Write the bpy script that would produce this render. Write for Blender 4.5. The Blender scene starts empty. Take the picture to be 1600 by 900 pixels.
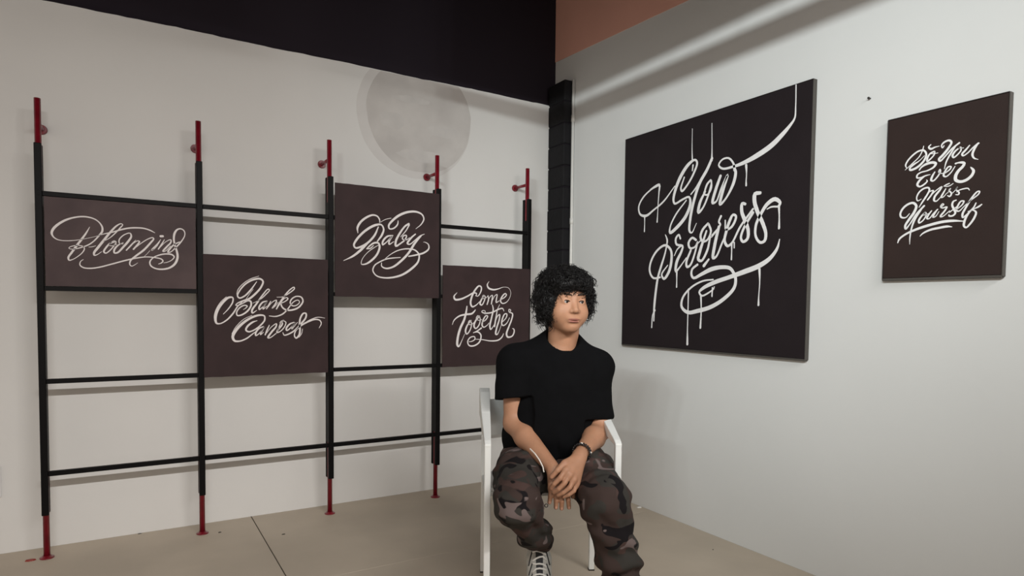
import bpy, bmesh, math, random
import numpy as np
from mathutils import Matrix, Vector

random.seed(7)
rng = np.random.default_rng(7)
scene = bpy.context.scene
COL = scene.collection

# ------------------------------------------------------------------ camera
F_PX, CX, CY = 998.6, 800.0, 524.0           # focal length and principal point in a 1600x900 frame
YAW, PITCH, ROLL = math.radians(31.13), math.radians(-2.565), math.radians(0.648)
CAM = np.array([0.0, 0.0, 1.15])
_f = np.array([math.sin(YAW) * math.cos(PITCH), math.cos(YAW) * math.cos(PITCH), math.sin(PITCH)])
_r0 = np.array([math.cos(YAW), -math.sin(YAW), 0.0])
_u0 = np.cross(_r0, _f)
_r = math.cos(ROLL) * _r0 + math.sin(ROLL) * _u0
_u = -math.sin(ROLL) * _r0 + math.cos(ROLL) * _u0
cam_data = bpy.data.cameras.new('camera')
cam_data.sensor_width = 36.0
cam_data.lens = F_PX / 1600.0 * 36.0
cam_data.shift_y = (CY - 450.0) / 1600.0
cam_data.clip_start = 0.05
cam = bpy.data.objects.new('camera', cam_data)
COL.objects.link(cam)
cam.matrix_world = Matrix(((_r[0], _u[0], -_f[0], CAM[0]), (_r[1], _u[1], -_f[1], CAM[1]),
                           (_r[2], _u[2], -_f[2], CAM[2]), (0, 0, 0, 1)))
scene.camera = cam


def ray(px, py):
    return _f + (px - CX) / F_PX * _r - (py - CY) / F_PX * _u


def on_plane(px, py, axis, value):
    d = ray(px, py)
    return CAM + (value - CAM[axis]) / d[axis] * d


# ------------------------------------------------------------------ world, lights, exposure
world = bpy.data.worlds.new('world')
scene.world = world
world.use_nodes = True
world.node_tree.nodes['Background'].inputs[0].default_value = (1.0, 0.87, 0.75, 1)
world.node_tree.nodes['Background'].inputs[1].default_value = 0.70
scene.view_settings.view_transform = 'Standard'
scene.view_settings.look = 'None'
scene.view_settings.exposure = 0.0
scene.view_settings.gamma = 1.0
scene.view_settings.use_curve_mapping = False


def lamp(name, kind, loc, target, energy, color, **kw):
    d = bpy.data.lights.new(name, kind)
    d.energy = energy
    d.color = color
    for k, v in kw.items():
        setattr(d, k, v)
    o = bpy.data.objects.new(name, d)
    COL.objects.link(o)
    o.location = loc
    o.rotation_euler = (Vector(target) - Vector(loc)).to_track_quat('-Z', 'Y').to_euler()
    return o


# a long row of track lamps facing the rack wall, one spot on the paintings, one weaker spot on the rack
row = lamp('track_lamp_row', 'AREA', (0.7, -0.9, 2.56), (0.7, 3.6, 0.25), 26, (1.0, 0.98, 0.955),
           shape='RECTANGLE', size=3.2, size_y=0.035, spread=math.radians(78))
for k in range(9):
    yk = -1.35 + 0.25 * k
    lamp('painting_spot', 'SPOT', (-1.0, yk, 2.6), (2.544, yk + 2.1, 2.05), 52, (0.93, 1.0, 1.0),
         spot_size=math.radians(65), spot_blend=0.9, shadow_soft_size=0.03)
spot_rack = lamp('rack_spot', 'SPOT', (1.9, -0.9, 2.5), (0.4, 3.6, 1.0), 22, (1.0, 0.95, 0.90),
                 spot_size=math.radians(70), spot_blend=0.8, shadow_soft_size=0.05)


# ------------------------------------------------------------------ materials
def mat(name, color, rough=0.6, var=0.0, scale=8.0, spec=0.4, metallic=0.0, bump=0.0, bscale=60.0, color2=None,
        detail=4.0, coat=0.0, sheen=0.0):
    m = bpy.data.materials.new(name)
    m.use_nodes = True
    nt = m.node_tree
    b = nt.nodes['Principled BSDF']
    b.inputs['Base Color'].default_value = (*color, 1)
    b.inputs['Roughness'].default_value = rough
    b.inputs['Metallic'].default_value = metallic
    b.inputs['Specular IOR Level'].default_value = spec
    b.inputs['Coat Weight'].default_value = coat
    b.inputs['Sheen Weight'].default_value = sheen
    tc = nt.nodes.new('ShaderNodeTexCoord')
    if var > 0 or color2:
        n = nt.nodes.new('ShaderNodeTexNoise')
        n.inputs['Scale'].default_value = scale
        n.inputs['Detail'].default_value = detail
        r = nt.nodes.new('ShaderNodeValToRGB')
        r.color_ramp.elements[0].position = 0.35
        r.color_ramp.elements[1].position = 0.68
        c2 = color2 if color2 else tuple(c * (1 - var) for c in color)
        r.color_ramp.elements[0].color = (*c2, 1)
        r.color_ramp.elements[1].color = (*color, 1)
        nt.links.new(tc.outputs['Object'], n.inputs['Vector'])
        nt.links.new(n.outputs['Fac'], r.inputs['Fac'])
        nt.links.new(r.outputs['Color'], b.inputs['Base Color'])
    if bump > 0:
        n2 = nt.nodes.new('ShaderNodeTexNoise')
        n2.inputs['Scale'].default_value = bscale
        n2.inputs['Detail'].default_value = 5
        bp = nt.nodes.new('ShaderNodeBump')
        bp.inputs['Strength'].default_value = bump
        bp.inputs['Distance'].default_value = 0.01
        nt.links.new(tc.outputs['Object'], n2.inputs['Vector'])
        nt.links.new(n2.outputs['Fac'], bp.inputs['Height'])
        nt.links.new(bp.outputs['Normal'], b.inputs['Normal'])
    return m


M = {
    'wall': mat('wall_paint', (0.70, 0.69, 0.67), 0.85, 0.04, 1.7, 0.2, bump=0.05, bscale=30),
    'wall_r': mat('wall_paint_right', (0.70, 0.705, 0.695), 0.8, 0.03, 1.5, 0.2, bump=0.05, bscale=30),
    'black_wall': mat('black_wall_paint', (0.021, 0.0165, 0.022), 0.9, 0.0, spec=0.1),
    'salmon': mat('salmon_tone', (0.86, 0.47, 0.37), 0.8, 0.08, 2.0, 0.2),
    'floor': mat('floor_screed', (0.53, 0.455, 0.365), 0.6, 0.13, 2.6, 0.35, bump=0.05, bscale=25, detail=8),
    'joint': mat('floor_joint', (0.10, 0.085, 0.07), 0.9),
    'circle': mat('grey_wash_paint', (0.58, 0.555, 0.53), 0.85, 0.0, 5.0, 0.2, color2=(0.49, 0.465, 0.445), detail=7),
    'circle_rim': mat('pale_wash_paint', (0.635, 0.615, 0.595), 0.85, 0.04, 9.0, 0.2),
    'circle_light': mat('light_wash_paint', (0.575, 0.552, 0.53), 0.85, 0.08, 14.0, 0.2),
    'block': mat('black_block_paint', (0.010, 0.0095, 0.011), 0.7, 0.3, 12, 0.2, bump=0.25, bscale=40),
    'steel': mat('black_painted_steel', (0.003, 0.0025, 0.0027), 0.5, 0.2, 20, 0.12),
    'red': mat('red_painted_pipe', (0.22, 0.008, 0.018), 0.32, 0.25, 25, 0.5, coat=0.2),
    'board': mat('dark_brown_board', (0.045, 0.027, 0.0275), 0.6, 0.0, 7, 0.15, color2=(0.034, 0.021, 0.0215), bump=0.04, bscale=18),
    'board_sheen': mat('mauve_board_sheen', (0.084, 0.056, 0.056), 0.55, 0.0, 6, 0.2, color2=(0.058, 0.038, 0.039), bump=0.04, bscale=18),  # paler than the other boards: lamp sheen put into the base colour
    'canvas': mat('near_black_canvas', (0.0175, 0.0125, 0.0145), 0.6, 0.15, 5, 0.2, bump=0.05, bscale=200),
    'canvas_b': mat('brown_black_canvas', (0.034, 0.021, 0.0185), 0.6, 0.15, 5, 0.2, bump=0.05, bscale=200),
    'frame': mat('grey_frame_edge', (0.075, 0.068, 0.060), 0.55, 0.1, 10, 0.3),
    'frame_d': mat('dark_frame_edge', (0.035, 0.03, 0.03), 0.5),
    'ink': mat('white_lettering_paint', (0.78, 0.73, 0.72), 0.6, 0.06, 40, 0.3),
    'ink_w': mat('bright_white_lettering_paint', (0.85, 0.84, 0.84), 0.55, 0.06, 40, 0.3),
    'white_metal': mat('white_powder_coat', (0.74, 0.75, 0.73), 0.4, 0.03, 12, 0.45),
    'white_pvc': mat('white_pvc_pipe', (0.70, 0.69, 0.66), 0.45),
    'plastic': mat('white_switch_plastic', (0.75, 0.75, 0.74), 0.35),
    'shirt': mat('black_cotton', (0.0042, 0.0042, 0.0048), 0.95, 0.15, 30, 0.08, bump=0.1, bscale=300),
    'hair': mat('black_hair', (0.005, 0.0043, 0.0043), 0.42, spec=0.3),
    'eye_white': mat('eye_white', (0.36, 0.32, 0.30), 0.35),
    'iris': mat('dark_iris', (0.015, 0.010, 0.008), 0.15),
    'bead_dark': mat('black_beads', (0.012, 0.010, 0.010), 0.25),
    'bead_white': mat('pearl_beads', (0.72, 0.68, 0.62), 0.3),
    'shoe': mat('light_grey_mesh_fabric', (0.50, 0.49, 0.45), 0.7, 0.25, 45, 0.3, bump=0.2, bscale=160),
    'sole': mat('off_white_rubber', (0.62, 0.61, 0.57), 0.6),
    'lace': mat('white_lace', (0.72, 0.70, 0.66), 0.8),
    'shoe_dark': mat('dark_shoe_lining', (0.03, 0.03, 0.032), 0.8),
    'chip_red': mat('red_chip', (0.25, 0.03, 0.02), 0.6),
    'chip_dark': mat('dark_chip', (0.03, 0.025, 0.02), 0.7),
    'chip_white': mat('white_chip', (0.7, 0.69, 0.66), 0.7),
    'nail': mat('dark_nail', (0.06, 0.055, 0.05), 0.4, metallic=0.6),
    'brow': mat('dark_brow_hair', (0.040, 0.024, 0.017), 0.8, spec=0.1),
}


# ------------------------------------------------------------------ mesh helpers
def link(o, parent=None):
    COL.objects.link(o)
    if parent is not None:
        o.parent = parent
    return o


def obj(name, mesh, material=None, parent=None, smooth=False):
    if isinstance(mesh, bmesh.types.BMesh):
        me = bpy.data.meshes.new(name)
        mesh.to_mesh(me)
        mesh.free()
    else:
        me = mesh
    if material is not None and len(me.materials) == 0:
        me.materials.append(material)
    if smooth:
        me.polygons.foreach_set('use_smooth', [True] * len(me.polygons))
    return link(bpy.data.objects.new(name, me), parent)


def tag(o, label=None, cat=None, group=None, kind=None):
    for k, v in (('label', label), ('category', cat), ('group', group), ('kind', kind)):
        if v:
            o[k] = v
    return o


def empty(name, loc=(0, 0, 0), rotz=0.0):
    o = bpy.data.objects.new(name, None)
    o.location = loc
    o.rotation_euler = (0, 0, rotz)
    o.empty_display_size = 0.05
    return link(o)


def box(bm, x0, x1, y0, y1, z0, z1, bevel=0.0):
    vs = [bm.verts.new((x, y, z)) for x in (x0, x1) for y in (y0, y1) for z in (z0, z1)]
    fs = [bm.faces.new([vs[i] for i in q]) for q in
          ((0, 1, 3, 2), (4, 6, 7, 5), (0, 4, 5, 1), (2, 3, 7, 6), (0, 2, 6, 4), (1, 5, 7, 3))]
    if bevel > 0:
        es = {e for f in fs for e in f.edges}
        bmesh.ops.bevel(bm, geom=list(es), offset=bevel, segments=1, profile=0.5, affect='EDGES')
    return bm


def boxo(name, m, parent, dims, bevel=0.0):
    return obj(name, box(bmesh.new(), *dims, bevel), m, parent)


def tube(bm, pts, radii, sides=10, caps=True):
    pts = [np.array(p, float) for p in pts]
    if np.isscalar(radii):
        radii = [radii] * len(pts)
    rings = []
    ref = None
    for i, p in enumerate(pts):
        t = pts[min(i + 1, len(pts) - 1)] - pts[max(i - 1, 0)]
        t = t / (np.linalg.norm(t) + 1e-12)
        if ref is None:
            ref = np.array([0, 0, 1.0]) if abs(t[2]) < 0.9 else np.array([1.0, 0, 0])
        a = ref - (ref @ t) * t
        a /= np.linalg.norm(a) + 1e-12
        ref = a
        b = np.cross(t, a)
        rings.append([bm.verts.new(p + radii[i] * (math.cos(2 * math.pi * k / sides) * a + math.sin(2 * math.pi * k / sides) * b))
                      for k in range(sides)])
    for r0, r1 in zip(rings, rings[1:]):
        for k in range(sides):
            bm.faces.new((r0[k], r0[(k + 1) % sides], r1[(k + 1) % sides], r1[k]))
    if caps:
        bm.faces.new(rings[0][::-1])
        bm.faces.new(rings[-1])
    return bm


def tubeo(name, m, parent, pts, radii, sides=12):
    o = obj(name, tube(bmesh.new(), pts, radii, sides), m, parent)
    for p in o.data.polygons:
        p.use_smooth = len(p.vertices) == 4
    return o


# ------------------------------------------------------------------ room shell
WL, WR = 3.644, 2.544            # rack wall (plane y) and painting wall (plane x)
WTOP = 2.517                     # top of the white rack wall
X0, Y0, CEIL = -3.2, -3.0, 3.35

floor = boxo('floor', M['joint'], None, (X0, WR + 0.1, Y0, WL + 0.1, -0.10, -0.006))
tag(floor, 'beige grey screed floor in large slabs', 'floor', kind='structure')
JX, JY = 0.565, 2.665
for xa, xb, g0, g1 in ((X0, -1.9, 0, .002), (-1.9, JX, .002, .0025), (JX, WR, .0025, 0)):
    for ya, yb, h0, h1 in ((Y0, 0.3, 0, .001), (0.3, JY, .001, .0008), (JY, WL, .0008, 0)):
        boxo('floor_slab', M['floor'], floor, (xa + g0, xb - g1, ya + h0, yb - h1, -0.006, 0.0), 0.0008)

# white rack wall with an uneven plastered top edge
bm = bmesh.new()
xs = np.linspace(X0, WR - 0.0, 140)
top = WTOP + np.array([0.0022 * math.sin(7.3 * x) + 0.0035 * (random.random() - 0.5) for x in xs])
front_b = [bm.verts.new((x, WL, 0)) for x in xs]
front_t = [bm.verts.new((x, WL, t)) for x, t in zip(xs, top)]
back_t = [bm.verts.new((x, WL + 0.03, t)) for x, t in zip(xs, top)]
back_b = [bm.verts.new((x, WL + 0.03, 0)) for x in xs]
for i in range(len(xs) - 1):
    for a, b in ((front_b, front_t), (front_t, back_t), (back_t, back_b)):
        bm.faces.new((a[i], a[i + 1], b[i + 1], b[i]))
wall_left = obj('wall_left', bm, M['wall'])
tag(wall_left, 'white plaster wall with a ragged top edge behind the rack', 'wall', kind='structure')
wall_upper = boxo('wall_upper', M['black_wall'], None, (X0, WR, WL + 0.03, WL + 0.12, 0.0, CEIL))
tag(wall_upper, 'black painted upper wall above the white plaster', 'wall', kind='structure')

wall_right = boxo('wall_right', M['wall_r'], None, (WR, WR + 0.1, Y0, WL + 0.03, 0, CEIL))
tag(wall_right, 'white wall hung with two lettered paintings', 'wall', kind='structure')
# thin salmon coloured band along the top of the painting wall
bm = bmesh.new()
za, zb = 2.826, 2.826 - 0.051 * (WL + 0.03 - Y0)
vs = [bm.verts.new(p) for p in ((WR - .004, WL + .03, za), (WR - .004, Y0, zb), (WR - .004, Y0, CEIL), (WR - .004, WL + .03, CEIL),
                                (WR, WL + .03, za), (WR, Y0, zb), (WR, Y0, CEIL), (WR, WL + .03, CEIL))]
for q in ((0, 1, 2, 3), (0, 4, 5, 1)):
    bm.faces.new([vs[i] for i in q])
tag(obj('trim_1', bm, M['salmon']), 'salmon coloured band along the top of the white wall', 'wall band', kind='structure')
ceiling = boxo('ceiling', M['black_wall'], None, (X0, WR + 0.1, Y0, WL + 0.12, CEIL, CEIL + 0.1))
tag(ceiling, 'black painted ceiling', 'ceiling', kind='structure')
# ceiling beam with a cable tray below it: they throw the soft bands across the top of both walls
beam = boxo('trim_2', M['black_wall'], None, (0.78, 0.86, -2.0, 2.60, 2.568, CEIL))
tag(beam, 'dark ceiling beam overhead', 'beam', kind='structure')
tray = empty('cable_tray', (0.82, -1.0, 2.48))
tag(tray, 'dark cable tray hung below the ceiling beam', 'cable tray')
boxo('channel', M['steel'], tray, (-0.035, 0.035, -0.9, 3.60, 0.0, 0.058), 0.003)
for yy in (-0.6, 0.6, 1.8, 3.0):
    boxo('hanger', M['steel'], tray, (-0.006, 0.006, yy - 0.006, yy + 0.006, 0.05, 0.095))


# washed-out grey circle painted on the rack wall
def disc(cx, cz, r, y, wob, seed, clip=WTOP - 0.004, n=120, sq=1.0):
    rs = random.Random(seed)
    ph = [rs.random() * 6.28 for _ in range(6)]
    pts = []
    for i in range(n):
        a = 2 * math.pi * i / n
        rr = r * (1 + wob * sum(math.sin((5 + 4 * k) * a + ph[k]) / (k + 1) for k in range(6)))
        pts.append((cx + rr * math.cos(a), min(cz + sq * rr * math.sin(a), clip)))
    bm = bmesh.new()
    f = [bm.verts.new((x, y, z)) for x, z in pts]
    b = [bm.verts.new((x, WL, z)) for x, z in pts]
    bm.faces.new(f)
    for i in range(n):
        bm.faces.new((f[i], f[(i + 1) % n], b[(i + 1) % n], b[i]))
    return bm


obj('painted_circle', disc(1.510, 2.282, 0.366, WL - 0.0010, 0.004, 1), M['circle_rim'], wall_left)
obj('painted_circle', disc(1.540, 2.292, 0.337, WL - 0.0016, 0.006, 2), M['circle'], wall_left)
for cx, cz, r, sq, sd in ((1.36, 2.24, .085, .55, 3), (1.69, 2.22, .11, .32, 4), (1.55, 2.055, .16, .22, 5), (1.48, 2.38, .12, .16, 6)):
    obj('painted_patch', disc(cx, cz, r, WL - 0.0021, 0.04, sd, n=48, sq=sq), M['circle_light'], wall_left)

# black block pillar in the corner
pil = empty('corner_pillar', (2.5075, 3.555, 0.0))
tag(pil, 'black painted block pillar in the corner between the two walls', 'pillar')
boxo('mortar_core', M['black_wall'], pil, (-0.030, 0.034, -0.088, 0.087, 0, 2.63))
PX0, PX1, PY0, PY1 = -0.0375, 0.036, -0.096, 0.088
nb = 19
hz = 2.64 / nb
for i in range(nb):
    j = 0.003 * (random.random() - 0.5)
    boxo('block', M['block'], pil, (PX0 + j, PX1, PY0 + j, PY1, i * hz + 0.0025, (i + 1) * hz - 0.0025), 0.005)
# white conduit beside it
pipe = empty('conduit_pipe', (WR - 0.012, 3.448, 0.0))
tag(pipe, 'thin white conduit pipe running up the wall beside the black pillar', 'pipe')
tubeo('pipe_run', M['white_pvc'], pipe, [(0, 0, 0), (0, 0, 2.64)], 0.0095, 14)
for z in (0.5, 1.72, 2.39):
    tubeo('coupling', M['white_pvc'], pipe, [(0, 0, z - .02), (0, 0, z + .02)], 0.012, 14)

# socket at the edge of the view, nail in the painting wall, chips on the floor
so = empty('wall_socket', (-0.535, WL, 0.262))
tag(so, 'white wall socket plate low on the wall beside the rack', 'socket')
boxo('plate', M['plastic'], so, (-0.04, 0.04, -0.010, 0, 0, 0.142), 0.003)
boxo('switch_rocker', M['plastic'], so, (-0.018, 0.018, -0.014, -0.008, 0.09, 0.12), 0.002)
for sx in (-0.012, 0.012):
    boxo('pin_slot', M['chip_dark'], so, (sx - 0.002, sx + 0.002, -0.0105, -0.009, 0.035, 0.047))
p = on_plane(1360, 154, 0, WR)
nl = tubeo('nail', M['nail'], None, [(0, 0, 0), (-.012, 0, 0), (-.0125, 0, 0), (-.016, 0, 0)], [.003, .003, .005, .004], 10)
nl.location = (WR, p[1], p[2])
tag(nl, 'dark nail stuck in the white wall between the two paintings', 'nail')
CHIPS = [(47, 876, .022, 'chip_red', 'red paint chip on the floor by the first rack post'),
         (343, 832, .010, 'chip_dark', 'dark crumb on the floor by the second rack post'),
         (218, 832, .009, 'chip_dark', 'dark crumb at the wall foot between two rack posts'),
         (443, 835, .010, 'chip_dark', 'dark crumb on the floor before the third rack post'),
         (1004, 792, .020, 'chip_white', 'white plaster scrap at the foot of the painting wall'),
         (1114, 859, .006, 'chip_dark', 'dark crumb on the floor near the painting wall')]
for px, py, s, mm, lab in CHIPS:
    q = on_plane(px, py, 2, 0.0)
    bm = bmesh.new()
    n = 7
    ring = [bm.verts.new((s * (0.55 + 0.5 * random.random()) * math.cos(6.283 * i / n), .6 * s * (0.55 + 0.5 * random.random()) * math.sin(6.283 * i / n), 0)) for i in range(n)]
    ring2 = [bm.verts.new((v.co.x * .8, v.co.y * .8, 0.25 * s)) for v in ring]
    bm.faces.new(ring2)
    for i in range(n):
        bm.faces.new((ring[i], ring[(i + 1) % n], ring2[(i + 1) % n], ring2[i]))
    o = obj('paint_chip' if 'chip' in lab else ('plaster_scrap' if 'plaster' in lab else 'floor_crumb'), bm, M[mm])
    x = min(q[0], WR - s)
    o.location = (x, min(q[1], WL - s), 0.0)
    tag(o, lab, 'debris')

# ------------------------------------------------------------------ display rack
POSTS = [-0.319, 0.312, 0.947, 1.580, 2.210]
RAILS = [0.385, 0.797, 1.2075, 1.620]
PY = 3.4895                                 # pipe axis
BAR_F = (3.456, 3.476)
BAR_R = (3.503, 3.524)
rack = empty('display_rack', (0.9455, PY, 0.0))
tag(rack, 'black steel display rack on red pipe posts fixed along the white wall', 'display rack')
ox, oy = rack.location[0], rack.location[1]
BW = 0.0135
for x in POSTS:
    lx = x - ox
    post = tubeo('post', M['red'], rack, [(lx, 0, 0.0), (lx, 0, 2.033)], 0.0128, 16)
    tubeo('floor_flange', M['red'], post, [(lx, 0, 0), (lx, 0, .004), (lx, 0, .0042), (lx, 0, .012)], [.028, .028, .018, .0165], 18)
    tubeo('wall_arm', M['red'], post, [(lx, 0.0, 1.930), (lx, WL - PY - .006, 1.932)], 0.0095, 12)
    tubeo('wall_flange', M['red'], post, [(lx, WL - PY - .012, 1.932), (lx, WL - PY, 1.932)], [.020, .023], 18)
    boxo('front_bar', M['steel'], rack, (lx - BW, lx + BW, BAR_F[0] - oy, BAR_F[1] - oy, 0.2, 1.836), 0.002)
    boxo('rear_bar', M['steel'], rack, (lx - BW, lx + BW, BAR_R[0] - oy, BAR_R[1] - oy, 0.2, 1.836), 0.002)
    boxo('spacer', M['steel'], rack, (lx - BW + .0003, lx + BW - .0003, BAR_F[1] - oy, BAR_R[0] - oy, 0.40, 1.70), 0.001)
    for z in RAILS:
        for dz in (-.006, .014):
            tubeo('bolt', M['steel'], rack, [(lx, BAR_F[0] - oy, z + dz), (lx, BAR_F[0] - oy - .0025, z + dz)], .003, 8)
for i in range(4):
    for z in RAILS:
        boxo('rail', M['steel'], rack, (POSTS[i] + BW - ox, POSTS[i + 1] - BW - ox, 3.4565 - oy, 3.4785 - oy, z - .0105, z + .0105), 0.0015)

# ------------------------------------------------------------------ lettering: brush strokes traced on the boards
def spline(pts, step):
    P = np.array(pts, float)
    if len(P) == 2:
        P = np.array([P[0], (P[0] + P[1]) / 2, P[1]])
    out = []
    E = np.vstack([2 * P[0] - P[1], P, 2 * P[-1] - P[-2]])
    E[0, 2], E[-1, 2] = P[0, 2], P[-1, 2]
    for i in range(1, len(E) - 2):
        a, b, c, d = E[i - 1], E[i], E[i + 1], E[i + 2]
        # centripetal parametrisation keeps tight turns clean
        t = [0.0]
        for u, v in ((a, b), (b, c), (c, d)):
            t.append(t[-1] + max(np.hypot(*(v - u)[:2]), 1e-3) ** 0.5)
        n = max(3, int(np.hypot(*(c - b)[:2]) / step))
        for s in np.linspace(t[1], t[2], n, endpoint=False):
            A1 = (t[1] - s) / (t[1] - t[0]) * a + (s - t[0]) / (t[1] - t[0]) * b
            A2 = (t[2] - s) / (t[2] - t[1]) * b + (s - t[1]) / (t[2] - t[1]) * c
            A3 = (t[3] - s) / (t[3] - t[2]) * c + (s - t[2]) / (t[3] - t[2]) * d
            B1 = (t[2] - s) / (t[2] - t[0]) * A1 + (s - t[0]) / (t[2] - t[0]) * A2
            B2 = (t[3] - s) / (t[3] - t[1]) * A2 + (s - t[1]) / (t[3] - t[1]) * A3
            C = (t[2] - s) / (t[2] - t[1]) * B1 + (s - t[1]) / (t[2] - t[1]) * B2
            out.append(C)
    out.append(P[-1])
    return np.array(out)


def parse(text):
    """one stroke per line: x,y,width points in the enlarged view named by the leading letter"""
    for line in text.strip().splitlines():
        tok = line.split()
        pts, w = [], 10.0
        for t in tok[1:]:
            v = [float(q) for q in t.split(',')]
            if len(v) == 3:
                w = v[2]
            pts.append((v[0], v[1], w))
        yield tok[0], pts


VIEWS = {  # enlarged view -> left, top, magnification of the photograph
    'A': (70, 325, 8.569), 'B': (180, 325, 8.569), 'C': (325, 425, 7.5), 'D': (410, 425, 7.5),
    'E': (530, 320, 7.2), 'F': (590, 320, 7.2), 'G': (700, 430, 7.5), 'H': (990, 180, 4.736),
    'I': (1110, 120, 4.74), 'J': (1000, 340, 4.285), 'K': (1090, 290, 4.5), 'L': (1400, 210, 9.0), 'M': (1395, 285, 9.0)}


def lettering(name, text, axis, plane, origin, parent, material, label, lift=0.0006, wscale=0.89):
    V, Fc = [], []
    nstroke = 0
    for view, pts in parse(text):
        x0, y0, s = VIEWS[view]
        S = spline(pts, 14.0)
        c = [on_plane(x0 + p[0] / s, y0 + p[1] / s, axis, plane) for p in S]
        uv = np.array([(p[0], p[2]) if axis == 1 else (-p[1], p[2]) for p in c])    # plane coordinates, seen from the room
        depth = [(q - CAM) @ _f for q in c]
        r = np.array([0.5 * wscale * S[i, 2] / s / F_PX * depth[i] for i in range(len(S))])
        r = np.maximum(r, 0.0009)
        t = np.gradient(uv, axis=0)
        t /= np.linalg.norm(t, axis=1)[:, None] + 1e-9
        nrm = np.stack([-t[:, 1], t[:, 0]], 1)
        # round caps: extra shrinking samples at both ends
        uvs, rs, ns = [], [], []
        for k in (80, 55, 25):
            a = math.radians(k)
            uvs.append(uv[0] - t[0] * r[0] * math.sin(a)); rs.append(r[0] * math.cos(a)); ns.append(nrm[0])
        for i in range(len(uv)):
            uvs.append(uv[i]); rs.append(r[i]); ns.append(nrm[i])
        for k in (25, 55, 80):
            a = math.radians(k)
            uvs.append(uv[-1] + t[-1] * r[-1] * math.sin(a)); rs.append(r[-1] * math.cos(a)); ns.append(nrm[-1])
        z = lift + 0.00004 * nstroke
        base = len(V)
        for q, rr, nn in zip(uvs, rs, ns):
            for sgn, dz in ((1, 0.0), (1, z), (-1, z), (-1, 0.0)):
                w = q + nn * rr * sgn * (1.0 if dz == 0 else 0.93)
                if axis == 1:
                    V.append((w[0] - origin[0], plane - dz - origin[1], w[1] - origin[2]))
                else:
                    V.append((plane - dz - origin[0], -w[0] - origin[1], w[1] - origin[2]))
        for i in range(len(uvs) - 1):
            a = base + 4 * i
            for k in range(3):
                Fc.append((a + k, a + k + 1, a + k + 5, a + k + 4))
        nstroke += 1
    me = bpy.data.meshes.new(name)
    me.from_pydata(V, [], Fc)
    me.validate()
    o = obj(name, me, material, parent)
    o['label'] = label
    return o


T_BLOOMING = """
A 600,255,8 560,325,20 500,410,28 430,500,30 365,590,28 315,665,26 325,698,20 370,690,12 440,650 500,600,14 530,550,16 520,520,14 470,502,12 400,505,14 340,520,12 322,538,10 350,550 420,545,14 500,525,16 590,490,18 660,440 725,370,22 768,315,28 770,260,24 735,200,18 670,150 580,122,20 490,115,22 380,130,24 270,165,30 170,225,34 110,285,34 92,335,30 110,380,20 160,418,14 230,435,12 330,438 430,430,10 520,415,7 620,395,6 700,375,7 780,350,12 910,322,18 1010,293,22 1122,270,22 1222,265 1322,272,20 1412,300,18 1472,332,9
A 590,523,8 630,520,10 680,507,8
A 790,445,7 870,400,12 960,320,16 1010,265,18 1043,225,14 1020,210,14 960,240,22 890,310,28 800,420,32 720,520,34 660,600,30 662,632,22 700,625,12 760,585,8
A 935,455,16 880,470,22 820,530,24 790,585,24 815,605,18 870,570,16 930,500,16 955,455,12 930,440 880,468 862,500,10 910,505 960,485
B 107,465,10 37,500,20 -12,560,26 -12,600,22 30,598,24 110,520,28 180,440,30 215,380,24 200,338,16 150,345,14 90,380,16 52,430 60,478,12 105,480,8
B 275,430,8 230,480,20 150,565,18
B 165,555,6 230,485,9 300,440,14 325,450,20 290,500,22 245,552,22
B 255,545,8 350,470,12 440,415,14 500,397,16 515,412,20 470,470,26 380,565,28 280,640,26 205,705,22 195,755,18 220,778,14 260,762,10 300,735,5
B 608,422,8 570,480,22 490,565,24 520,550,12 570,500,7
B 465,570,4 430,610,5 390,648,6
B 610,378,34 635,378,34
B 658,425,10 620,490,20 578,550,16
B 595,535,6 680,450,10 745,425,14 745,460,20 690,520,24 640,580,22 670,578,12 740,510,10
B 860,455,14 790,490,20 730,550,22 705,592,22 740,590,14 810,530,18 880,455,18 930,370,14 925,310,16 880,278,18 830,290,24 795,340,30 785,420,26 800,500,24 825,580,28 835,660,32 805,740 740,795,28 640,820,24 540,810,20 475,770 465,720 510,665,16 590,630,18 680,615,20 760,625,22 790,655,18 760,695,12 700,725,10 650,735,8
A 515,690,8 480,715,12 470,760,16 510,795,18 600,808,20 720,795 900,750 1100,697 1242,668,18 1362,655,16 1482,665 1562,685,18 1582,710 1562,735,16 1522,750,8
"""
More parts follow.
